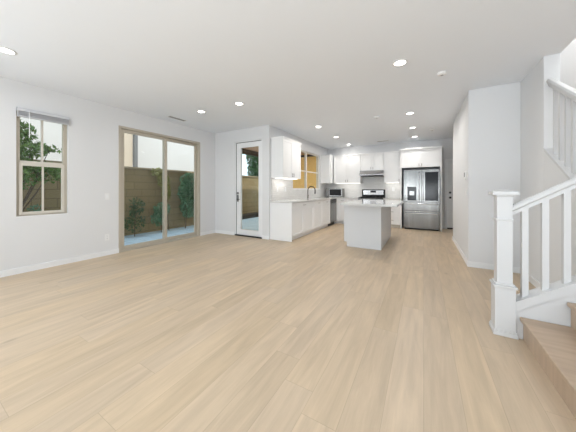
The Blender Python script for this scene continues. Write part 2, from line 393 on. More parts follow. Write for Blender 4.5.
# ------------------------------------------------------------------ door_2 glazed patio door
d = room('door_2')
x0, x1, z0, z1 = DR; ya, yb = YD + .03, YD + .075
f = MB(); f.box(x0, x0 + .022, YD + .01, YD + T, 0, z1).box(x1 - .035, x1, YD + .01, YD + T, 0, z1).box(x0, x1, YD + .01, YD + T, z1 - .022, z1)
f.build('door_frame', TRIM, d)
MB().box(x0 + .022, x0 + .034, ya - .004, ya + .03, .03, z1 - .022).box(x0 + .022, x1 - .035, ya - .004, ya + .03, z1 - .034, z1 - .022).build('weatherstrip', BLACK, d)
sx0, sx1, sz0, sz1 = x0 + .034, x1 - .037, .03, z1 - .034
gx0, gx1, gz0, gz1 = -4.10, -3.53, .17, 2.27
leaf = MB(); leaf.box(sx0, gx0, ya, yb, sz0, sz1).box(gx1, sx1, ya, yb, sz0, sz1).box(gx0, gx1, ya, yb, sz0, gz0).box(gx0, gx1, ya, yb, gz1, sz1)
for q in ((gx0 - .02, gx0, gz0 - .02, gz1 + .02), (gx1, gx1 + .02, gz0 - .02, gz1 + .02), (gx0, gx1, gz0 - .02, gz0), (gx0, gx1, gz1, gz1 + .02)):
    leaf.box(q[0], q[1], ya - .008, ya, q[2], q[3])
lf = leaf.build('door_leaf', TRIM, d)
MB().box(gx0, gx1, ya + .02, ya + .026, gz0, gz1).build('pane', GLASS, lf)
MB().box(x0 + .0, x1 - .0, YD - .012, YD + T, 0.0, .028, .003).build('threshold', BLACK, d)
hx = sx0 + .045
MB().box(hx - .02, hx + .02, ya - .012, ya, .88, 1.06, .004).tube([(hx, ya - .01, .94), (hx, ya - .05, .94), (hx + .02, ya - .055, .94), (hx + .10, ya - .055, .94)], .009, 8).build('door_handle', BLACK, lf)
MB().lathe([(0, 0), (.026, 0), (.026, .012), (.012, .016), (.010, .03), (0, .03)], (hx, ya, 1.10), (0, -1, 0), 20).build('deadbolt', BLACK, lf)

# ------------------------------------------------------------------ window_2 kitchen window
w = room('window_2')
y0, y1, z0, z1 = KW; xo, xi = XK - .11, XK - .05
f = MB(); t = .035
f.box(xo, xi, y0, y0 + t, z0, z1).box(xo, xi, y1 - t, y1, z0, z1).box(xo, xi, y0 + t, y1 - t, z0, z0 + t).box(xo, xi, y0 + t, y1 - t, z1 - t, z1)
f.box(xo, xi, 6.83, 6.90, z0 + t, z1 - t)
f.build('window_frame', CREAMF, w)
mm = MB(); mm.box(xo + .012, xi - .012, y0 + t, 6.83, 1.755, 1.79).box(xo + .012, xi - .012, 6.90, y1 - t, 1.755, 1.79)
mm.build('window_rail', CREAMF, w)
MB().box(xo + .028, xo + .032, y0 + t, y1 - t, z0 + t, z1 - t).build('pane', GLASS, w)
MB().box(XK - .05, XK + .0, y0, y1, z0 - .0, z0 + .014).build('window_sill', TRIM, w)

# ------------------------------------------------------------------ door_3 hall door
d = room('door_3')
f = MB(); f.box(.56, .62, YF - .016, YF, 0, 2.11, .003).box(1.44, 1.50, YF - .016, YF, 0, 2.11, .003).box(.62, 1.44, YF - .016, YF, 2.05, 2.11, .003)
f.build('door_casing', TRIM, d)
def shaker_slab(mb, x0, x1, yf, yb, z0, z1, rails, st=.1, dep=.008):
    """slab facing -Y with recessed panels between consecutive rails [(za,zb),...]"""
    mb.box(x0, x0 + st, yf, yb, z0, z1); mb.box(x1 - st, x1, yf, yb, z0, z1)
    for a, b in rails: mb.box(x0 + st, x1 - st, yf, yb, a, b)
    zs = sorted(rails)
    for (a, b), (c_, e) in zip(zs, zs[1:]): mb.box(x0 + st, x1 - st, yf + dep, yb, b, c_)
m = MB(); shaker_slab(m, .625, 1.435, YF + .02, YF + .06, .03, 2.045, [(.03, .22), (.95, 1.08), (1.93, 2.045)], .11)
lf = m.build('door_leaf', TRIM, d)
MB().box(.62, 1.44, YF + .0, YF + .1, 0, .028).build('threshold', BLACK, d)
MB().lathe([(0, 0), (.03, 0), (.03, .01), (.012, .014), (.012, .03), (.027, .038), (.03, .052), (.02, .064), (0, .066)], (.695, YF + .02, .95), (0, -1, 0), 20).build('door_knob', BLACK, lf, True)
MB().lathe([(0, 0), (.03, 0), (.028, .014), (.0, .018)], (.695, YF + .02, 1.10), (0, -1, 0), 20).build('deadbolt', BLACK, lf, True)

# ------------------------------------------------------------------ lights in the ceiling
def make_can():
    r = thing('recessed_light', '', 'light', (0, 0, H), 'recessed downlights in the ceiling')
    MB().lathe([(.062, -.001), (.085, -.001), (.087, -.004), (.084, -.007), (.064, -.009), (.062, -.001)], n=32).build('trim_ring', PLASTIC, r, True)
    MB().lathe([(0, -.004), (.062, -.004), (.0625, -.0015), (0, -.0015)], n=32).build('lens', LENS, r, False)
    return r
cans = [(-4.01, .72, 'recessed ceiling light nearest the small left window, cut by the left edge of the photo'),
        (-3.81, 3.21, 'round recessed ceiling light just right of the slim vent near the sliding door'),
        (-2.87, 3.25, 'second round ceiling light from the sliding door, left of the photo centre'),
        (-.25, 3.17, 'large round recessed ceiling light nearest the front of the stairs wall, beside a smoke alarm'),
        (-2.24, 5.41, 'nearest round ceiling light of the row above the sink cabinets'),
        (-2.24, 6.75, 'middle round ceiling light of the row above the sink cabinets'),
        (-2.24, 8.10, 'farthest round ceiling light of the sink row, near the corner cabinets'),
        (-.24, 5.37, 'nearest of the three round ceiling lights leading to the refrigerator'),
        (-.24, 6.66, 'middle of the three round ceiling lights leading to the refrigerator'),
        (-.24, 7.85, 'farthest of the three round ceiling lights, closest to the refrigerator cabinet')]
can0 = make_can()
for i, (x, y, lab) in enumerate(cans):
    o = can0 if i == 0 else copy_tree(can0)
    o.location = (x, y, H); o['label'] = lab
    area_light('downlight_lamp', (x, y, H - .012), (0, 0, -1), .12, .12, CAN_POWER * (1.9 if y > 7.5 else 3.3 if y > 5 else 1), ((1.0, 0.955, 0.90) if y > 5 else (1.0, 0.995, 0.985)), 'DISK', 170)
for x, y in ((-4.0, -1.8), (-2.4, -1.8), (-.5, -1.8), (-2.4, .72), (-.5, .72), (1.6, -1.0)):  # extra lamps without fixtures, added out of view to light the front room
    area_light('downlight_lamp', (x, y, H - .012), (0, 0, -1), .12, .12, CAN_POWER, (1.0, 0.995, 0.985), 'DISK', 170)
# smoke alarms
def alarm(x, y, lab, r=.055):
    t = thing('smoke_alarm', lab, 'smoke alarm', (x, y, H), 'ceiling detectors')
    MB().lathe([(0, -.034), (r * .55, -.034), (r * .9, -.026), (r, -.012), (r, -.001), (0, -.001)], n=28).build('housing', PLASTIC, t, True)
    MB().lathe([(0, -.037), (r * .3, -.037), (r * .34, -.034), (0, -.034)], n=20).build('sensor', VENTM, t, True)
alarm(.21, 3.72, 'white smoke alarm on the ceiling nearest the stairs')
alarm(-.86, 5.28, 'small white ceiling detector above the kitchen island', .045)
alarm(.19, 7.13, 'small white ceiling detector near the hall beside the refrigerator', .05)
def vent(x, y, lx, ly, lab):
    t = thing('ceiling_vent', lab, 'vent', (x, y, H), 'ceiling air vents')
    m = MB(); b_ = .018
    m.box(-lx / 2, lx / 2, -ly / 2, -ly / 2 + b_, -.007, -.001).box(-lx / 2, lx / 2, ly / 2 - b_, ly / 2, -.007, -.001)
    m.box(-lx / 2, -lx / 2 + b_, -ly / 2 + b_, ly / 2 - b_, -.007, -.001).box(lx / 2 - b_, lx / 2, -ly / 2 + b_, ly / 2 - b_, -.007, -.001)
    m.build('frame', PLASTIC, t)
    m = MB()
    if lx > ly:
        for k in range(4):
            yy = -ly / 2 + b_ + (k + .5) * (ly - 2 * b_) / 4; m.box(-lx / 2 + b_, lx / 2 - b_, yy - .006, yy + .006, -.006, -.003)
    else:
        for k in range(4):
            xx = -lx / 2 + b_ + (k + .5) * (lx - 2 * b_) / 4; m.box(xx - .006, xx + .006, -ly / 2 + b_, ly / 2 - b_, -.006, -.003)
    m.build('louvre', VENTM, t)
    MB().box(-lx / 2 + b_, lx / 2 - b_, -ly / 2 + b_, ly / 2 - b_, -.002, -.001).build('backing', SLOT, t)
vent(-4.65, 3.27, .13, .42, 'slim grey ceiling vent above the sliding glass door')
vent(-1.13, 8.06, .36, .12, 'ceiling vent above the range hood')

# ------------------------------------------------------------------ wall devices
def plate(loc, normal, lab, kind='switch', name=None):
    """wall plate centred at loc"""
    n = Vector(normal); rz = math.atan2(n.y, n.x) + math.pi / 2
    t = thing(name or ('light_switch' if kind == 'switch' else 'wall_outlet'), lab, 'switch' if kind == 'switch' else 'outlet', loc, None, rz)
    MB().box(-.036, .036, -.007, -.0005, -.058, .058, .002).build('cover_plate', PLASTIC, t)
    if kind == 'switch':
        MB().box(-.016, .016, -.011, -.007, -.033, .033, .001).build('rocker', TRIM, t)
    else:
        for zc in (.022, -.022):
            s_ = MB().box(-.016, .016, -.009, -.007, zc - .014, zc + .014, .001).build('socket', TRIM, t)
            MB().box(-.007, -.004, -.0096, -.009, zc - .006, zc + .006).box(.004, .007, -.0096, -.009, zc - .006, zc + .006).build('slot', SLOT, s_)
plate((XL, 2.10, 1.07), (1, 0, 0), 'white light switch plate on the wall left of the sliding glass door')
plate((XL, 2.10, .33), (1, 0, 0), 'white outlet low on the wall left of the sliding glass door', 'outlet')
plate((XR, 4.78, 1.17), (-1, 0, 0), 'white switch plate on the corridor wall below the thermostat')
plate((XK + .012, 5.02, 1.20), (1, 0, 0), 'outlet on the tiled backsplash nearest the patio door', 'outlet')
plate((XK + .012, 5.42, 1.20), (1, 0, 0), 'outlet on the tiled backsplash just left of the kitchen window', 'outlet')
plate((-.88, YF - .012, 1.20), (0, -1, 0), 'outlet on the tiled backsplash between the range and the refrigerator', 'outlet')
t = thing('thermostat', 'white thermostat with a dark screen on the corridor wall corner', 'thermostat', (XR, 4.80, 1.43), None, -math.pi / 2)
MB().box(-.05, .05, -.025, -.0005, -.065, .065, .006).build('housing', PLASTIC, t)
MB().box(-.032, .032, -.028, -.025, -.028, .045).build('screen', DARKP, t)

# ------------------------------------------------------------------ kitchen
def pull(parent, c, axis, out, ln=.10):
    """bar handle: c on the face, axis along bar, out = normal"""
    c = Vector(c); a = Vector(axis).normalized(); n = Vector(out).normalized()
    m = MB()
    m.tube([c - a * ln / 2 + n * .026, c + a * ln / 2 + n * .026], .005, 8)
    for s_ in (-1, 1): m.tube([c + a * s_ * ln * .38, c + a * s_ * ln * .38 + n * .026], .004, 8)
    return m.build('handle', NICKEL, parent, True)
def face_panel(name, parent, axis, p, a0, a1, z0, z1, th=.019, st=.055, material=CABM, off=(0, 0, 0)):
    """shaker front. axis 'X': faces +X at x=p (back) -> p+th; runs y a0..a1. axis 'Y': faces -Y from y=p to p-th; runs x a0..a1"""
    m = MB()
    def bx(u0, u1, d0, d1, w0, w1, bv=0):
        if axis == 'X': m.box(p + d0, p + d1, u0, u1, w0, w1, bv)
        else: m.box(u0, u1, p - d1, p - d0, w0, w1, bv)
    g = .0026
    a0 += g; a1 -= g; z0 += g; z1 -= g
    st = min(st, (z1 - z0) * .28)
    bx(a0, a0 + st, 0, th, z0, z1, .0012); bx(a1 - st, a1, 0, th, z0, z1, .0012)
    bx(a0 + st, a1 - st, 0, th, z0, z0 + st, .0012); bx(a0 + st, a1 - st, 0, th, z1 - st, z1, .0012)
    bx(a0 + st, a1 - st, 0, th * .3, z0 + st, z1 - st)
    return m.build(name, material, parent)
def crown(mb, x0, x1, y0, y1, z, dx0=0, dx1=0, dy0=0, dy1=0):
    mb.box(x0 - dx0 * .4, x1 + dx1 * .4, y0 - dy0 * .4, y1 + dy1 * .4, z, z + .02)
    mb.box(x0 - dx0, x1 + dx1, y0 - dy0, y1 + dy1, z + .02, z + .045)

# upper cabinet, sink side (two doors)
c = thing('wall_cabinet', 'white wall cabinet left of the kitchen window, nearest the glass patio door', 'cabinet', (XK, 4.77, 1.475), None)
O = (-XK, -4.77, -1.475)
def bd(mb, name, material, parent, O, smooth=False): return mb.build(name, material, parent, smooth, O)
def face_off(o, O):
    for v in o.data.vertices: v.co += Vector(O)
    return o
bd(MB().box(XK + .001, -2.885, 4.77, 5.70, 1.475, 2.40, .001), 'body', CABM, c, O)
for a, b_, hy in ((4.77, 5.235, 5.20), (5.235, 5.70, 5.27)):
    dd = face_off(face_panel('door', c, 'X', -2.885, a, b_, 1.475, 2.40), O)
    face_off(pull(dd, (-2.866, hy, 1.55), (0, 0, 1), (1, 0, 0), .09), O)
m = MB(); crown(m, XK + .001, -2.866, 4.77, 5.70, 2.40, 0, .02, .02, .02); bd(m, 'crown_moulding', CABM, c, O)
bd(MB().box(XK + .06, -2.93, 4.85, 5.62, 1.463, 1.475), 'light_strip', STRIP, c, O)
area_light('under_cabinet_lamp', (-3.03, 5.1, 1.43), (0, 0, -1), .05, .5, 1.0, (1, .97, .92))

# corner wall cabinet on the sink side
c = thing('wall_cabinet', 'narrow white wall cabinet in the kitchen corner right of the window', 'cabinet', (XK, 7.93, 1.42), None); O = (-XK, -7.93, -1.42)
bd(MB().box(XK + .001, -2.885, 7.95, 8.315, 1.42, 2.375, .001).box(XK + .001, -2.885, 8.315, YF, 1.42, 2.375), 'body', CABM, c, O)
dd = face_off(face_panel('door', c, 'X', -2.885, 7.95, 8.295, 1.42, 2.375), O)
m = MB(); crown(m, XK + .001, -2.866, 7.95, 8.26, 2.375, 0, .02, .02, .0); bd(m, 'crown_moulding', CABM, c, O)
# far uppers
def far_upper(lab, x0, x1, z0, z1, yf, ndoors, light=False, handle=True, c0=0., c1=0., crownd=.02):
    c = thing('wall_cabinet', lab, 'cabinet', (x0, YF, z0)); O = (-x0, -YF, -z0)
    bd(MB().box(x0, x1, yf + .019, YF - .001, z0, z1, .001), 'body', CABM, c, O)
    n = ndoors; wd = (x1 - x0) / n
    for k in range(n):
        dd = face_off(face_panel('door', c, 'Y', yf + .019, x0 + k * wd, x0 + (k + 1) * wd, z0, z1), O)
        if handle:
            hx = (x0 + (k + 1) * wd - .035) if (k == 0) else (x0 + k * wd + .035)
            face_off(pull(dd, (hx, yf, z0 + .075), (0, 0, 1), (0, -1, 0), .08), O)
    m = MB(); crown(m, x0, x1, yf, YF - .001, z1, c0, c1, crownd, 0); bd(m, 'crown_moulding', CABM, c, O)
    if light:
        bd(MB().box(x0 + .06, x1 - .06, yf + .06, YF - .06, z0 - .012, z0), 'light_strip', STRIP, c, O)
        area_light('under_cabinet_lamp', ((x0 + x1) / 2, 8.45, z0 - .02), (0, 0, -1), (x1 - x0) * .6, .05, 0.5, (1, .97, .92))
    return c
far_upper('white double-door wall cabinet above the microwave, left of the range hood', -2.84, -1.885, 1.42, 2.375, 8.30, 2, True)
far_upper('short white double-door wall cabinet directly above the range hood', -1.88, -1.135, 1.83, 2.375, 8.30, 2)
far_upper('white single-door wall cabinet between the range hood and the refrigerator', -1.13, -.645, 1.42, 2.375, 8.30, 1, True)
# refrigerator surround cabinet
c = thing('refrigerator_cabinet', 'tall white cabinet surround with two doors above the refrigerator', 'cabinet', (-.62, YF, 0)); O = (.62, -YF, 0)
bd(MB().box(-.62, -.585, 8.0, YF - .001, 0, 2.385, .001), 'side_panel', CABM, c, O)
bd(MB().box(.415, .45, 8.0, YF - .001, 0, 2.385, .001), 'side_panel', CABM, c, O)
bd(MB().box(-.585, .415, 8.02, YF - .001, 1.85, 2.385), 'body', CABM, c, O)
for k, (a, b_) in enumerate(((-.585, -.085), (-.085, .415))):
    dd = face_off(face_panel('door', c, 'Y', 8.02, a, b_, 1.85, 2.385), O)
    face_off(pull(dd, (-.12 if k == 0 else -.05, 8.0, 1.92), (0, 0, 1), (0, -1, 0), .08), O)
m = MB(); crown(m, -.62, .45, 8.0, YF - .001, 2.385, .03, .03, .03, 0); bd(m, 'crown_moulding', CABM, c, O)

# base cabinets, sink side
ZC = .885
def base_side(lab, y0, y1, drawers=True, endpanel=False, handles=()):
    c = thing('base_cabinet', lab, 'cabinet', (XK, y0, 0)); O = (-XK, -y0, 0)
    ztop = ZC
    bd(MB().box(XK + .014, -2.625, y0, y1, .10, ztop, .001), 'body', CABM, c, O)
    bd(MB().box(XK + .014, -2.69, y0 + .01, y1, 0, .10), 'toe_kick', CABM, c, O)
    if endpanel: bd(MB().box(XK + .001, -2.605, y0 - .02, y0 - .0005, 0, ztop, .001), 'end_panel', CABM, c, O)
    return c, O
c, O = base_side('white base cabinet with an end panel nearest the patio door', 4.735, 5.985, endpanel=True)
dd = face_off(face_panel('drawer', c, 'X', -2.625, 4.735, 5.985, .735, .88), O); face_off(pull(dd, (-2.606, 5.36, .81), (0, 1, 0), (1, 0, 0), .14), O)
for a, b_ in ((4.735, 5.36), (5.36, 5.985)):
    face_off(face_panel('door', c, 'X', -2.625, a, b_, .105, .735), O)
c, O = base_side('white base cabinet with two doors under the kitchen sink', 5.99, 7.29)
for a, b_ in ((5.99, 6.64), (6.64, 7.29)):
    dd = face_off(face_panel('door', c, 'X', -2.625, a, b_, .105, .88), O); face_off(pull(dd, (-2.606, (a + b_) / 2, .81), (0, 1, 0), (1, 0, 0), .12), O)
# dishwasher
c = thing('dishwasher', 'stainless steel dishwasher at the corner end of the sink cabinets', 'dishwasher', (XK, 7.30, 0)); O = (-XK, -7.30, 0)
bd(MB().box(XK + .03, -2.63, 7.305, 7.90, .11, ZC - .004), 'body', VENTM, c, O)
dd = bd(MB().box(-2.63, -2.60, 7.305, 7.90, .12, .745, .004), 'door', STEEL, c, O)
bd(MB().box(-2.63, -2.598, 7.305, 7.90, .75, .878, .004), 'control_panel', BLACKG, c, O)
face_off(pull(dd, (-2.60, 7.60, .715), (0, 1, 0), (1, 0, 0), .48), O)
bd(MB().box(XK + .05, -2.68, 7.305, 7.90, 0, .11), 'toe_kick', BLACK, c, O)
# corner base + far base cabinets
c = thing('base_cabinet', 'white corner base cabinet between the dishwasher and the range', 'cabinet', (XK, 7.905, 0)); O = (-XK, -7.905, 0)
bd(MB().box(XK + .014, -2.605, 7.905, YF - .014, .10, ZC).box(-2.605, -1.905, 8.03, YF - .014, .10, ZC), 'body', CABM, c, O)
bd(MB().box(XK + .014, -2.68, 7.93, YF - .014, 0, .10).box(-2.68, -1.905, 8.10, YF - .014, 0, .10), 'toe_kick', CABM, c, O)
for a, b_ in ((-2.60, -2.25), (-2.25, -1.905)):
    dd = face_off(face_panel('door', c, 'Y', 8.03, a, b_, .105, .735), O)
    dw = face_off(face_panel('drawer', c, 'Y', 8.03, a, b_, .735, .88), O); face_off(pull(dw, ((a + b_) / 2, 8.011, .81), (1, 0, 0), (0, -1, 0)), O)
c = thing('base_cabinet', 'white drawer base cabinet between the range and the refrigerator', 'cabinet', (-1.10, YF, 0)); O = (1.10, -YF, 0)
bd(MB().box(-1.105, -.622, 8.03, YF - .014, .10, ZC), 'body', CABM, c, O)
bd(MB().box(-1.105, -.622, 8.07, YF - .014, 0, .10), 'toe_kick', CREAMF, c, O)
for a, b_ in ((.105, .37), (.37, .635), (.635, .88)):
    dw = face_off(face_panel('drawer', c, 'Y', 8.03, -1.105, -.622, a, b_), O); face_off(pull(dw, (-.86, 8.011, (a + b_) / 2), (1, 0, 0), (0, -1, 0)), O)

# countertops
SX0, SX1, SY0, SY1 = -3.08, -2.70, 6.25, 7.0   # sink cut-out
m = MB(); a, b_ = ZC, .92
m.box(XK + .001, -2.575, 4.70, SY0, a, b_).box(XK + .001, SX0, SY0, SY1, a, b_).box(SX1, -2.575, SY0, SY1, a, b_).box(XK + .001, -2.575, SY1, YF - .012, a, b_).box(-2.575, -1.90, 7.99, YF - .012, a, b_)
tag(m.build('countertop', QUARTZ), 'pale quartz L-shaped countertop holding the kitchen sink', 'countertop')
tag(MB().box(-1.11, -.6215, 7.99, YF - .012, a, b_, .002).build('countertop', QUARTZ), 'short pale countertop between the range and the refrigerator', 'countertop')
# backsplash
m = MB()
m.box(XK + .0005, XK + .011, 4.77, 5.85, .9205, 1.448).box(XK + .0005, XK + .011, 5.85, 7.87, .9205, 1.20).box(XK + .0005, XK + .011, 7.87, YF - .011, .9205, 1.418)
m.box(XK + .011, -1.885, YF - .0115, YF - .0005, .9205, 1.418).box(-1.885, -1.13, YF - .0115, YF - .0005, .9205, 1.828).box(-1.13, -.622, YF - .0115, YF - .0005, .9205, 1.418)
struct(m.build('trim_backsplash', TILE))
# sink + faucet
t = thing('kitchen_sink', 'undermount stainless sink set in the counter below the window', 'sink', (-2.89, 6.62, .70))
m = MB(); w_ = .012
m.box(SX0 - w_ + .01, SX0 + .01, SY0, SY1, .72, .884).box(SX1 - .01, SX1 + w_ - .01, SY0, SY1, .72, .884).box(SX0 + .01, SX1 - .01, SY0, SY0 + w_, .72, .884).box(SX0 + .01, SX1 - .01, SY1 - w_, SY1, .72, .884).box(SX0, SX1, SY0, SY1, .708, .72)
m.build('basin', STEELL, t, False, (2.89, -6.62, -.70))
MB().lathe([(0, 0), (.035, 0), (.035, .006), (0, .004)], (0, 0, .02), n=20).build('drain', STEEL, t)
t = thing('kitchen_faucet', 'dark bronze gooseneck faucet behind the sink', 'faucet', (-3.115, 6.68, .92))
MB().lathe([(0, .0005), (.028, .0005), (.028, .012), (.02, .02), (.016, .10), (0, .10)], n=20).build('base', BRONZE, t, True)
pts = [(0, 0, .08), (0, 0, .25)] + [(.12 - .12 * math.cos(k * math.pi / 10), 0, .25 + .12 * math.sin(k * math.pi / 10)) for k in range(1, 11)] + [(.24, 0, .19)]
MB().tube(pts, .0145, 12).build('spout', BRONZE, t, True)
MB().tube([(.24, 0, .195), (.24, 0, .145)], [.015, .018], 12).build('spray_head', BLACK, t, True)
MB().tube([(0, .015, .07), (0, .05, .09), (0, .085, .115)], [.009, .007, .006], 10).build('lever', BRONZE, t, True)

# range
t = thing('range', 'freestanding stainless gas range with black cooktop behind the island', 'range', (-1.505, YF, 0)); O = (1.505, -YF, 0)
x0, x1 = -1.885, -1.125
bd(MB().box(x0, x1, 8.00, YF - .03, .08, .905), 'body', STEEL, t, O)
bd(MB().box(x0 - .004, x1 + .004, 7.955, YF - .03, .905, .928, .003), 'cooktop', BLACKG, t, O)
dd = bd(MB().box(x0, x1, 7.965, 8.0, .26, .78, .004), 'oven_door', STEEL, t, O)
bd(MB().box(x0 + .1, x1 - .1, 7.961, 7.965, .36, .66), 'oven_window', BLACKG, dd, O)
face_off(pull(dd, (-1.505, 7.965, .73), (1, 0, 0), (0, -1, 0), .62), O)
bd(MB().box(x0, x1, 7.965, 8.0, .08, .25, .004), 'warming_drawer', STEEL, t, O)
bd(MB().box(x0, x1, 7.96, 8.0, .79, .903, .004), 'control_panel', STEEL, t, O)
for k in range(5):
    bd(MB().lathe([(0, 0), (.024, 0), (.022, .022), (.018, .026), (0, .026)], (x0 + .1 + k * .14, 7.96, .848), (0, -1, 0), 18), 'knob', BLACK, t, O, True)
for k in range(3):
    gx = x0 + .03 + k * .235; m = MB()
    for q in (0, .11, .22): m.box(gx + q, gx + q + .012, 8.03, 8.52, .938, .95)
    for q in (8.03, 8.27, 8.508): m.box(gx, gx + .232, q, q + .012, .930, .942)
    bd(m, 'burner_grate', IRON, t, O)
g = bd(MB().box(x0, x1, 8.52, YF - .035, .928, 1.195, .006), 'backguard', BLACKG, t, O)
bd(MB().box(x0 + .05, x1 - .05, 8.512, 8.52, 1.01, 1.165, .003), 'backguard_panel', STEELL, g, O)
bd(MB().box(-1.60, -1.41, 8.508, 8.512, 1.09, 1.15), 'display', BLACKG, g, O)
# hood
t = thing('range_hood', 'slim stainless under-cabinet hood above the range', 'range hood', (-1.505, YF, 1.62)); O = (1.505, -YF, -1.62)
bd(MB().prism([(YF - .012, 1.826), (8.20, 1.826), (8.13, 1.69), (8.13, 1.645), (YF - .012, 1.645)], x0, x1, 'X'), 'canopy', STEELL, t, O)
bd(MB().box(x0 + .03, x1 - .03, 8.16, 8.6, 1.632, 1.645), 'filter', BLACK, t, O)
bd(MB().box(x0 + .002, x1 - .002, 8.126, 8.13, 1.646, 1.668), 'lip', BLACK, t, O)
# microwave
t = thing('microwave', 'stainless countertop microwave in the far kitchen corner', 'microwave', (-2.8, 8.42, .92)); O = (2.8, -8.42, -.92)
bd(MB().box(-3.10, -2.52, 8.24, 8.58, .932, 1.225, .006), 'body', STEEL, t, O)
dd = bd(MB().box(-2.985, -2.52, 8.222, 8.24, .94, 1.222, .004), 'door', STEELL, t, O)
bd(MB().box(-2.965, -2.54, 8.218, 8.222, .975, 1.20, .002), 'door_window', BLACKG, dd, O)
bd(MB().box(-3.10, -2.99, 8.226, 8.24, .94, 1.222, .003), 'control_panel', STEEL, t, O)
m = MB()
for x, y in ((-3.06, 8.27), (-2.56, 8.27), (-3.06, 8.55), (-2.56, 8.55)): m.lathe([(0, 0), (.014, 0), (.014, .012), (0, .012)], (x, y, .9202), n=12)
bd(m, 'feet', BLACK, t, O)

# refrigerator
t = thing('refrigerator', 'stainless french-door refrigerator with ice dispenser and black glass panel', 'refrigerator', (-.06, 7.95, 0)); O = (.06, -7.95, 0)
fx0, fx1, fy = -.525, .395, 7.95
bd(MB().box(fx0 + .005, fx1 - .005, fy + .075, YF - .03, .03, 1.765, .004), 'body', VENTM, t, O)
m = MB(); dx0, dx1, dz0, dz1 = -.42, -.19, .87, 1.27
m.box(fx0, dx0, fy, fy + .07, .835, 1.775, .004).box(dx1, -.063, fy, fy + .07, .835, 1.775, .004).box(dx0 - .004, dx1 + .004, fy + .0, fy + .07, dz1, 1.775, .004).box(dx0 - .004, dx1 + .004, fy + .0, fy + .07, .835, dz0, .004).box(dx0, dx1, fy + .05, fy + .07, dz0, dz1)
ld = bd(m, 'left_door', STEEL, t, O)
dsp = bd(MB().box(dx0, dx1, fy - .003, fy + .012, dz1 - .12, dz1).box(dx0, dx0 + .018, fy - .003, fy + .05, dz0, dz1 - .12).box(dx1 - .018, dx1, fy - .003, fy + .05, dz0, dz1 - .12).box(dx0 + .018, dx1 - .018, fy + .04, fy + .05, dz0, dz1 - .12), 'ice_dispenser', BLACKG, ld, O)
bd(MB().box(dx0 + .05, dx1 - .05, fy + .0, fy + .04, 1.02, 1.15, .004), 'dispenser_nozzle', STEEL, ld, O)
rd = bd(MB().box(-.057, fx1, fy, fy + .07, .835, 1.775, .004), 'right_door', STEEL, t, O)
bd(MB().box(.035, .365, fy - .004, fy, .87, 1.70, .001), 'glass_panel', BLACKG, rd, O)
up_ = bd(MB().box(fx0, fx1, fy, fy + .07, .575, .828, .004), 'upper_drawer', STEEL, t, O)
lo_ = bd(MB().box(fx0, fx1, fy, fy + .07, .055, .568, .004), 'freezer_drawer', STEEL, t, O)
def vhandle(x, par):
    bd(MB().tube([(x, fy, .90), (x, fy - .045, .92), (x, fy - .05, 1.0), (x, fy - .05, 1.60), (x, fy - .045, 1.68), (x, fy, 1.70)], .013, 10), 'handle', STEELL, par, O, True)
vhandle(-.115, ld); vhandle(-.015, rd)
def hhandle(z, par):
    bd(MB().tube([(fx0 + .05, fy, z), (fx0 + .06, fy - .045, z), (fx0 + .13, fy - .05, z), (fx1 - .13, fy - .05, z), (fx1 - .06, fy - .045, z), (fx1 - .05, fy, z)], .014, 10), 'handle', STEELL, par, O, True)
hhandle(.775, up_); hhandle(.50, lo_)
bd(MB().box(fx0 + .02, fx1 - .02, fy + .09, YF - .05, 0, .03), 'base_grille', BLACK, t, O)

# island
t = thing('kitchen_island', 'white kitchen island cabinet standing in the middle of the kitchen', 'island', (-1.06, 5.8, 0)); O = (1.06, -5.8, 0)
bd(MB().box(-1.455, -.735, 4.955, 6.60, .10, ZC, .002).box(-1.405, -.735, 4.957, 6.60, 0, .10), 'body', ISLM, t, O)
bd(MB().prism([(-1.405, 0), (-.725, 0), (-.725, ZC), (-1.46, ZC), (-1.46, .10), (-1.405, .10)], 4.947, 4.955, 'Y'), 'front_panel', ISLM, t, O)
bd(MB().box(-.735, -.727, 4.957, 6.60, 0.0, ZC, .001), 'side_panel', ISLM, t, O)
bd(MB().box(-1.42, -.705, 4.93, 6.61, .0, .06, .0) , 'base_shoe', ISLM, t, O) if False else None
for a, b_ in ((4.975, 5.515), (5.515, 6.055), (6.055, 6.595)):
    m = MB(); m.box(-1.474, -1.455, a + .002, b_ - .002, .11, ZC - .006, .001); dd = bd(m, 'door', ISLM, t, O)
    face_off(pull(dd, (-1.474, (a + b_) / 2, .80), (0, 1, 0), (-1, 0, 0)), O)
m = MB()
pts = []
rx0, rx1, ry0, ry1, rr = -1.45, -.41, 4.60, 6.68, .035
for cx, cy, a0 in ((rx1 - rr, ry1 - rr, 0), (rx0 + rr, ry1 - rr, 90), (rx0 + rr, ry0 + rr, 180), (rx1 - rr, ry0 + rr, 270)):
    for k in range(6): an = math.radians(a0 + k * 18); pts.append((cx + rr * math.cos(an), cy + rr * math.sin(an)))
m.prism(pts, ZC + .0005, .925, 'Z')
tag(m.build('countertop', QUARTZ), 'pale quartz slab overhanging the kitchen island', 'countertop')

# ------------------------------------------------------------------ stairs
RY0, RY1 = 1.45, 2.575       # first flight between these Y
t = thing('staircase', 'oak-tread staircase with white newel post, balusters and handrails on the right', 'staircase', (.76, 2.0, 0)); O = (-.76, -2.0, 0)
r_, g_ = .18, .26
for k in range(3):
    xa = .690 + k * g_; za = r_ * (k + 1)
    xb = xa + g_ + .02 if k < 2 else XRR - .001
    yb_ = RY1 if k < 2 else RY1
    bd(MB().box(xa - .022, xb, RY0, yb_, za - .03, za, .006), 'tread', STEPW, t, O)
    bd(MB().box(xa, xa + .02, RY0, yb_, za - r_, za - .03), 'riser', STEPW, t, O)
bd(MB().prism([(.71, 0), (.71, .148), (.97, .148), (.97, .328), (1.23, .328), (1.23, .508), (XRR - .002, .508), (XRR - .002, 0)], RY0 + .01, RY1 - .001, 'Y'), 'carriage', CABM, t, O)
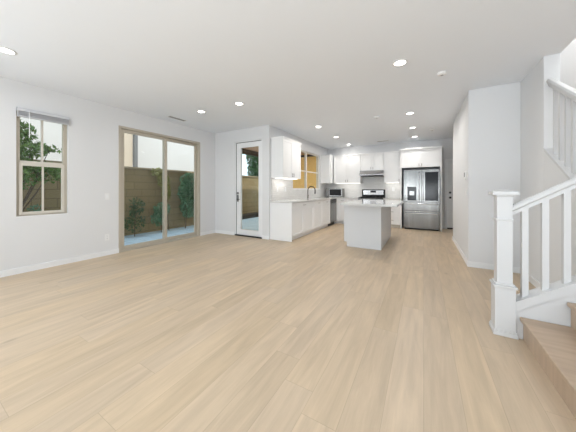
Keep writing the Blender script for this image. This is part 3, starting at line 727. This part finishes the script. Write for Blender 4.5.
# landing part beyond the first flight + upper flight going +Y
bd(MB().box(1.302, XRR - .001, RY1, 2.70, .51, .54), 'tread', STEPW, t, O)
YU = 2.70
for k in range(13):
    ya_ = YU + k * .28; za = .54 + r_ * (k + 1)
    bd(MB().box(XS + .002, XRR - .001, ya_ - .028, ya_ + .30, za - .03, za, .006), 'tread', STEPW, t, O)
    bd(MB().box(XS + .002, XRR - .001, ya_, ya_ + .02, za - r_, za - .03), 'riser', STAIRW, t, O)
# side wall under the upper flight (closed, white)
sl = .18 / .28
zs = lambda y: .72 + (y - YU) * sl + .215
bd(MB().prism([(RY1 + .10, 0), (Y2 - .002, 0), (Y2 - .002, zs(Y2) - .03), (RY1 + .10, zs(RY1 + .10) - .03)], 1.206, 1.30, 'X'), 'stringer_wall', WALL, t, O)
bd(MB().prism([(RY1 + .08, zs(RY1 + .08) - .03), (Y2 - .002, zs(Y2) - .03), (Y2 - .002, zs(Y2)), (RY1 + .08, zs(RY1 + .08))], 1.205, 1.32, 'X'), 'stringer_cap', STAIRW, t, O)
bd(MB().prism([(RY1 + .10, .10), (Y2 - .002, .10), (Y2 - .002, zs(Y2) - .035), (RY1 + .10, zs(RY1 + .10) - .035)], 1.30, XS - .0, 'X'), 'inner_stringer', WALL, t, O)
# lower stringer along the far side of the first flight (under the shoe rail)
rs = .66
zb = lambda x: .265 + (x - .645) * rs
bd(MB().prism([(.647, 0), (1.204, 0), (1.204, zb(1.204) - .045), (.647, zb(.647) - .045)], 2.58, 2.68, 'Y'), 'skirt_board', STAIRW, t, O)
bd(MB().prism([(.647, zb(.647) - .045), (1.204, zb(1.204) - .045), (1.204, zb(1.204) + .028), (.647, zb(.647) + .028)], 2.568, 2.692, 'Y'), 'shoe_rail', STAIRW, t, O)
# lower railing: newel, handrail, balusters
def sq(mb, cx, cy, h, z0, z1, bv=.002): mb.box(cx - h, cx + h, cy - h, cy + h, z0, z1, bv)
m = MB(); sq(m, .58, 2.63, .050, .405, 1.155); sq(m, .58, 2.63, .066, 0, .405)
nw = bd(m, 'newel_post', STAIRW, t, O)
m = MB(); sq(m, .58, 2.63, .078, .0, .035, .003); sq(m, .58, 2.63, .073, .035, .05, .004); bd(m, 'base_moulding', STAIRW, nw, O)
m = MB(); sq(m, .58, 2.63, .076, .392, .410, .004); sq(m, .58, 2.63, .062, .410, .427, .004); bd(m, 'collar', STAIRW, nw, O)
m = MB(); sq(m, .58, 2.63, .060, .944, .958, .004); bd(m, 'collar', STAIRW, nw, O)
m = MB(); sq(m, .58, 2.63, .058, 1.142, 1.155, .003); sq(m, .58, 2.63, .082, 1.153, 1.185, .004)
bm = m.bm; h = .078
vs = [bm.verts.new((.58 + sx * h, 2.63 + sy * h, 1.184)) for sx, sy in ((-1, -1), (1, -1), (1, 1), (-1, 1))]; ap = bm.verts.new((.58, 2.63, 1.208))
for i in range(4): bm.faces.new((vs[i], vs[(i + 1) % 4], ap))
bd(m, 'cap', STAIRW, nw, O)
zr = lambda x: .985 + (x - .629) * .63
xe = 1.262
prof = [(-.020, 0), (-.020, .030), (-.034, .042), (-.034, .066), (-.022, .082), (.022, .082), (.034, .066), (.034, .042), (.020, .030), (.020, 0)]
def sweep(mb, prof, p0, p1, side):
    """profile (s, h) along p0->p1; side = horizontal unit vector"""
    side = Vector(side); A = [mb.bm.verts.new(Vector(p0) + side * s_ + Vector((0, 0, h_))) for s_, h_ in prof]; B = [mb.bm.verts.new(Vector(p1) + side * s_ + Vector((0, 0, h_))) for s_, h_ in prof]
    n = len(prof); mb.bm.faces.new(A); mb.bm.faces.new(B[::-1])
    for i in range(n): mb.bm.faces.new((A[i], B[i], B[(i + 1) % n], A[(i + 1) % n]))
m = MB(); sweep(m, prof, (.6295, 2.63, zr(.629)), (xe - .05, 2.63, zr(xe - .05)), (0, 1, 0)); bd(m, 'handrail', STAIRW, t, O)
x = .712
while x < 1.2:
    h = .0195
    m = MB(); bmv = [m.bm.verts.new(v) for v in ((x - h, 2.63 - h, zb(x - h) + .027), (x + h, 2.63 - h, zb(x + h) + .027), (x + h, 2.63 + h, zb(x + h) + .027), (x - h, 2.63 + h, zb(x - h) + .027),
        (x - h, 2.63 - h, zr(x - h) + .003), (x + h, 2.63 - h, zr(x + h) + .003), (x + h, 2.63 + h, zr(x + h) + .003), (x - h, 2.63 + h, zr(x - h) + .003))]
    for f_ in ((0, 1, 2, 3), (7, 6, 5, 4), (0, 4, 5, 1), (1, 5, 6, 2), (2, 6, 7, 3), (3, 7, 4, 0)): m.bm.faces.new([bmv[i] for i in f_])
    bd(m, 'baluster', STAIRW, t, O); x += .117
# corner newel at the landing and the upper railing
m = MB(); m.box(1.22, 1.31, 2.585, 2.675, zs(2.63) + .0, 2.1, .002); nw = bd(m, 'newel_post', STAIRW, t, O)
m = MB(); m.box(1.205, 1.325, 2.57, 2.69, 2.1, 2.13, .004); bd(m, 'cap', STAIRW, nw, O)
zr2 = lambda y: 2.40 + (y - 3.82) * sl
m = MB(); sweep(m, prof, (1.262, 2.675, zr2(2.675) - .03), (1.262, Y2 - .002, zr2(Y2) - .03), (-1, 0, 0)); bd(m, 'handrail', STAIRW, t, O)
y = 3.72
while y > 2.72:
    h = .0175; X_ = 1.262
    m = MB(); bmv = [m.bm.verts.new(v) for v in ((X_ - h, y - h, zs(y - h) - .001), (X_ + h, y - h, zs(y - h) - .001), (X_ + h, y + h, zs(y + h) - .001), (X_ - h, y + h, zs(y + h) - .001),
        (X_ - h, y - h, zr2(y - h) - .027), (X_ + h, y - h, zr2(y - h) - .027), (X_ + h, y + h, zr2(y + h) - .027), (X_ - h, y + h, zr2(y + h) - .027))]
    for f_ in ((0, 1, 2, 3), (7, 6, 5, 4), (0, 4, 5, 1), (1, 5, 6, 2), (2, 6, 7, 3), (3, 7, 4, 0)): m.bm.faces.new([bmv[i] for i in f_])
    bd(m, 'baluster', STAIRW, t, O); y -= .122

# ------------------------------------------------------------------ outside
struct(MB().box(-30, XL - T, -14, 30, -.3, -.06).box(XL - T, XK - T, YD + T, 30, -.3, -.06).box(XK - T, 20, YF + T, 30, -.3, -.06).build('ground', PAVER))
struct(MB().box(-7.2, -7.0, -8, 14, -.06, 1.76).build('garden_wall', BLOCK))
struct(MB().box(-7.24, -6.96, -8, 14, 1.7605, 1.82, .008).build('garden_wall_cap', CAPM))
struct(MB().box(-6.999, -6.55, 6.6, 14, -.0595, .10).build('planter_bed', SOIL))
n = thing('neighboring_house', 'white stucco neighbouring house wall beyond the block garden wall', 'house', (-8.8, 2, -.06)); O = (8.8, -2, .06)
bd(MB().box(-9.6, -8.8, -9, 7.3, -.06, 6.5), 'stucco_wall', STUCCO, n, O)
bd(MB().box(-8.8, -8.70, 3.45, 4.42, -.06, 6.3, .01), 'beige_bay', BEIGE, n, O)
bd(MB().box(-8.72, -8.62, 4.44, 4.55, -.06, 6.3, .01), 'downspout', PIPE, n, O)
# covered patio beside the kitchen
c = thing('patio_cover', 'timber patio cover with dark beam seen through the glazed door', 'patio cover', (-5.9, 9.2, -.06)); O = (5.9, -9.2, .06)
bd(MB().box(-6.05, XK - T - .001, YD + T + .001, 9.4, 2.7355, 2.83), 'soffit', SOFFIT, c, O)
bd(MB().box(-6.05, -5.9, YD + T + .001, 9.4, 2.555, 2.735, .005), 'beam', BEAM, c, O)
bd(MB().box(-6.06, -5.90, 9.3, 9.46, -.06, 2.555, .005), 'post', BEAM, c, O)
bd(MB().box(-5.75, XK - T - .001, 9.30, 9.40, -.06, 2.735), 'cedar_screen', AMBER, c, O)
m = MB()
for z in (.5, 2.6): m.box(-5.75, XK - T - .002, 9.26, 9.30, z, z + .09)
bd(m, 'screen_rail', BEAM, c, O)
area_light('patio_fill', (-4.6, 7.6, 2.72), (0, 0, -1), .3, .3, 20, (1.0, .86, .62))  # added fill light under the cover to brighten soffit and cedar screen

def leaf_mesh(pts, size, rng, mb=None):
    mb = mb or MB(); bm = mb.bm
    for p in pts:
        n = Vector((rng.gauss(0, 1), rng.gauss(0, 1), rng.gauss(.3, 1))).normalized(); u = n.orthogonal().normalized()
        u = Matrix.Rotation(rng.random() * 6.28, 3, n) @ u; v = n.cross(u); s = size * rng.uniform(.6, 1.3)
        P = Vector(p)
        a = bm.verts.new(P - u * s); b = bm.verts.new(P + v * s * .42 + n * s * .12); c_ = bm.verts.new(P + u * s); d_ = bm.verts.new(P - v * s * .42 + n * s * .12)
        bm.faces.new((a, b, c_)); bm.faces.new((a, c_, d_))
    return mb
def plant(name, lab, cat, root, blobs, nleaf, size, material, seed, trunk_r=.02, branches=6, group=None):
    """blobs: (x,y,z,rx,ry,rz) ellipsoid clusters in world space"""
    rng = random.Random(seed); t = thing(name, lab, cat, root, group); R = Vector(root)
    m = MB()
    top = Vector((sum(b[0] for b in blobs) / len(blobs), sum(b[1] for b in blobs) / len(blobs), max(b[2] for b in blobs)))
    m.tube([Vector((0, 0, 0)), (top - R) * .35, (top - R) * .8], [trunk_r, trunk_r * .8, trunk_r * .3], 7)
    for b in blobs:
        c_ = Vector(b[:3]) - R
        m.tube([(top - R) * .25, (top - R) * .25 * .4 + c_ * .6, c_ + Vector((rng.uniform(-.1, .1), 0, .05))], [trunk_r * .6, trunk_r * .4, trunk_r * .15], 5)
    m.build('stem', BARK, t)
    tot = sum(b[3] * b[4] * b[5] for b in blobs); pts = []
    for b in blobs:
        for _ in range(max(8, int(nleaf * b[3] * b[4] * b[5] / tot))):
            while True:
                q = Vector((rng.uniform(-1, 1), rng.uniform(-1, 1), rng.uniform(-1, 1)))
                if q.length < 1: break
            pts.append(Vector((b[0] + q.x * b[3], b[1] + q.y * b[4], b[2] + q.z * b[5])) - R)
    leaf_mesh(pts, size, rng).build('foliage', material, t)
rg = random.Random(3)
# tree outside the small window
plant('leafy_tree', 'leafy green tree outside the small left window', 'tree', (-6.35, 1.15, -.06),
      [(-6.35, 1.22, 2.2, .28, .30, .28), (-6.3, 1.45, 1.95, .25, .25, .16), (-6.4, 1.20, 1.75, .22, .28, .22), (-6.3, 1.30, 1.42, .2, .28, .22), (-6.3, 1.62, 1.62, .22, .32, .1), (-6.3, 1.70, 1.98, .15, .2, .07), (-6.35, 1.72, 1.5, .15, .25, .2), (-6.35, 1.0, 2.5, .3, .3, .2)], 2300, .05, LEAF1, 11, .025)
plant('low_shrub', 'small low shrub at the lower left of the small window', 'shrub', (-6.8, 1.62, -.06), [(-6.8, 1.62, .72, .12, .14, .2), (-6.8, 1.65, .40, .12, .18, .25)], 320, .04, LEAF2, 12, .012)
# plants against the garden wall seen through the sliding door
plant('low_shrub', 'dark low shrub at the left of the sliding door view', 'shrub', (-6.7, 3.45, -.06), [(-6.7, 3.45, .35, .2, .28, .3), (-6.7, 3.5, .75, .18, .2, .25)], 420, .045, LEAF4, 13, .012)
plant('low_shrub', 'blue-green shrub in the middle of the left sliding panel', 'shrub', (-6.7, 4.2, -.06), [(-6.7, 4.22, .62, .18, .25, .18), (-6.7, 4.10, .35, .18, .2, .2)], 520, .05, LEAF2, 14, .012)
plant('climbing_vine', 'olive vine spilling over the wall top at the sliding door centre', 'vine', (-6.8, 4.5, -.06), [(-6.86, 4.22, 1.70, .1, .25, .14), (-6.86, 4.38, 1.45, .1, .22, .22), (-6.86, 4.45, 1.1, .1, .16, .25)], 700, .04, LEAF3, 15, .014)
plant('garden_shrub', 'tall blue-green shrub against the wall in the right sliding panel', 'shrub', (-6.7, 5.0, -.06), [(-6.74, 5.2, 1.5, .16, .36, .24), (-6.72, 5.4, 1.1, .18, .3, .35), (-6.74, 5.05, 1.1, .16, .27, .34), (-6.74, 5.15, .6, .16, .3, .36)], 3200, .045, LEAF2, 16, .02)
plant('leafy_tree', 'dark leafy tree rising behind the garden wall beyond the glazed door', 'tree', (-9.3, 12.2, -.06),
      [(-9.3, 11.95, 3.2, .5, .6, .7), (-9.2, 11.95, 2.3, .5, .65, .6), (-9.2, 12.6, 2.5, .5, .6, .7), (-9.3, 12.6, 3.5, .5, .6, .5)], 3000, .10, LEAF4, 17, .06)
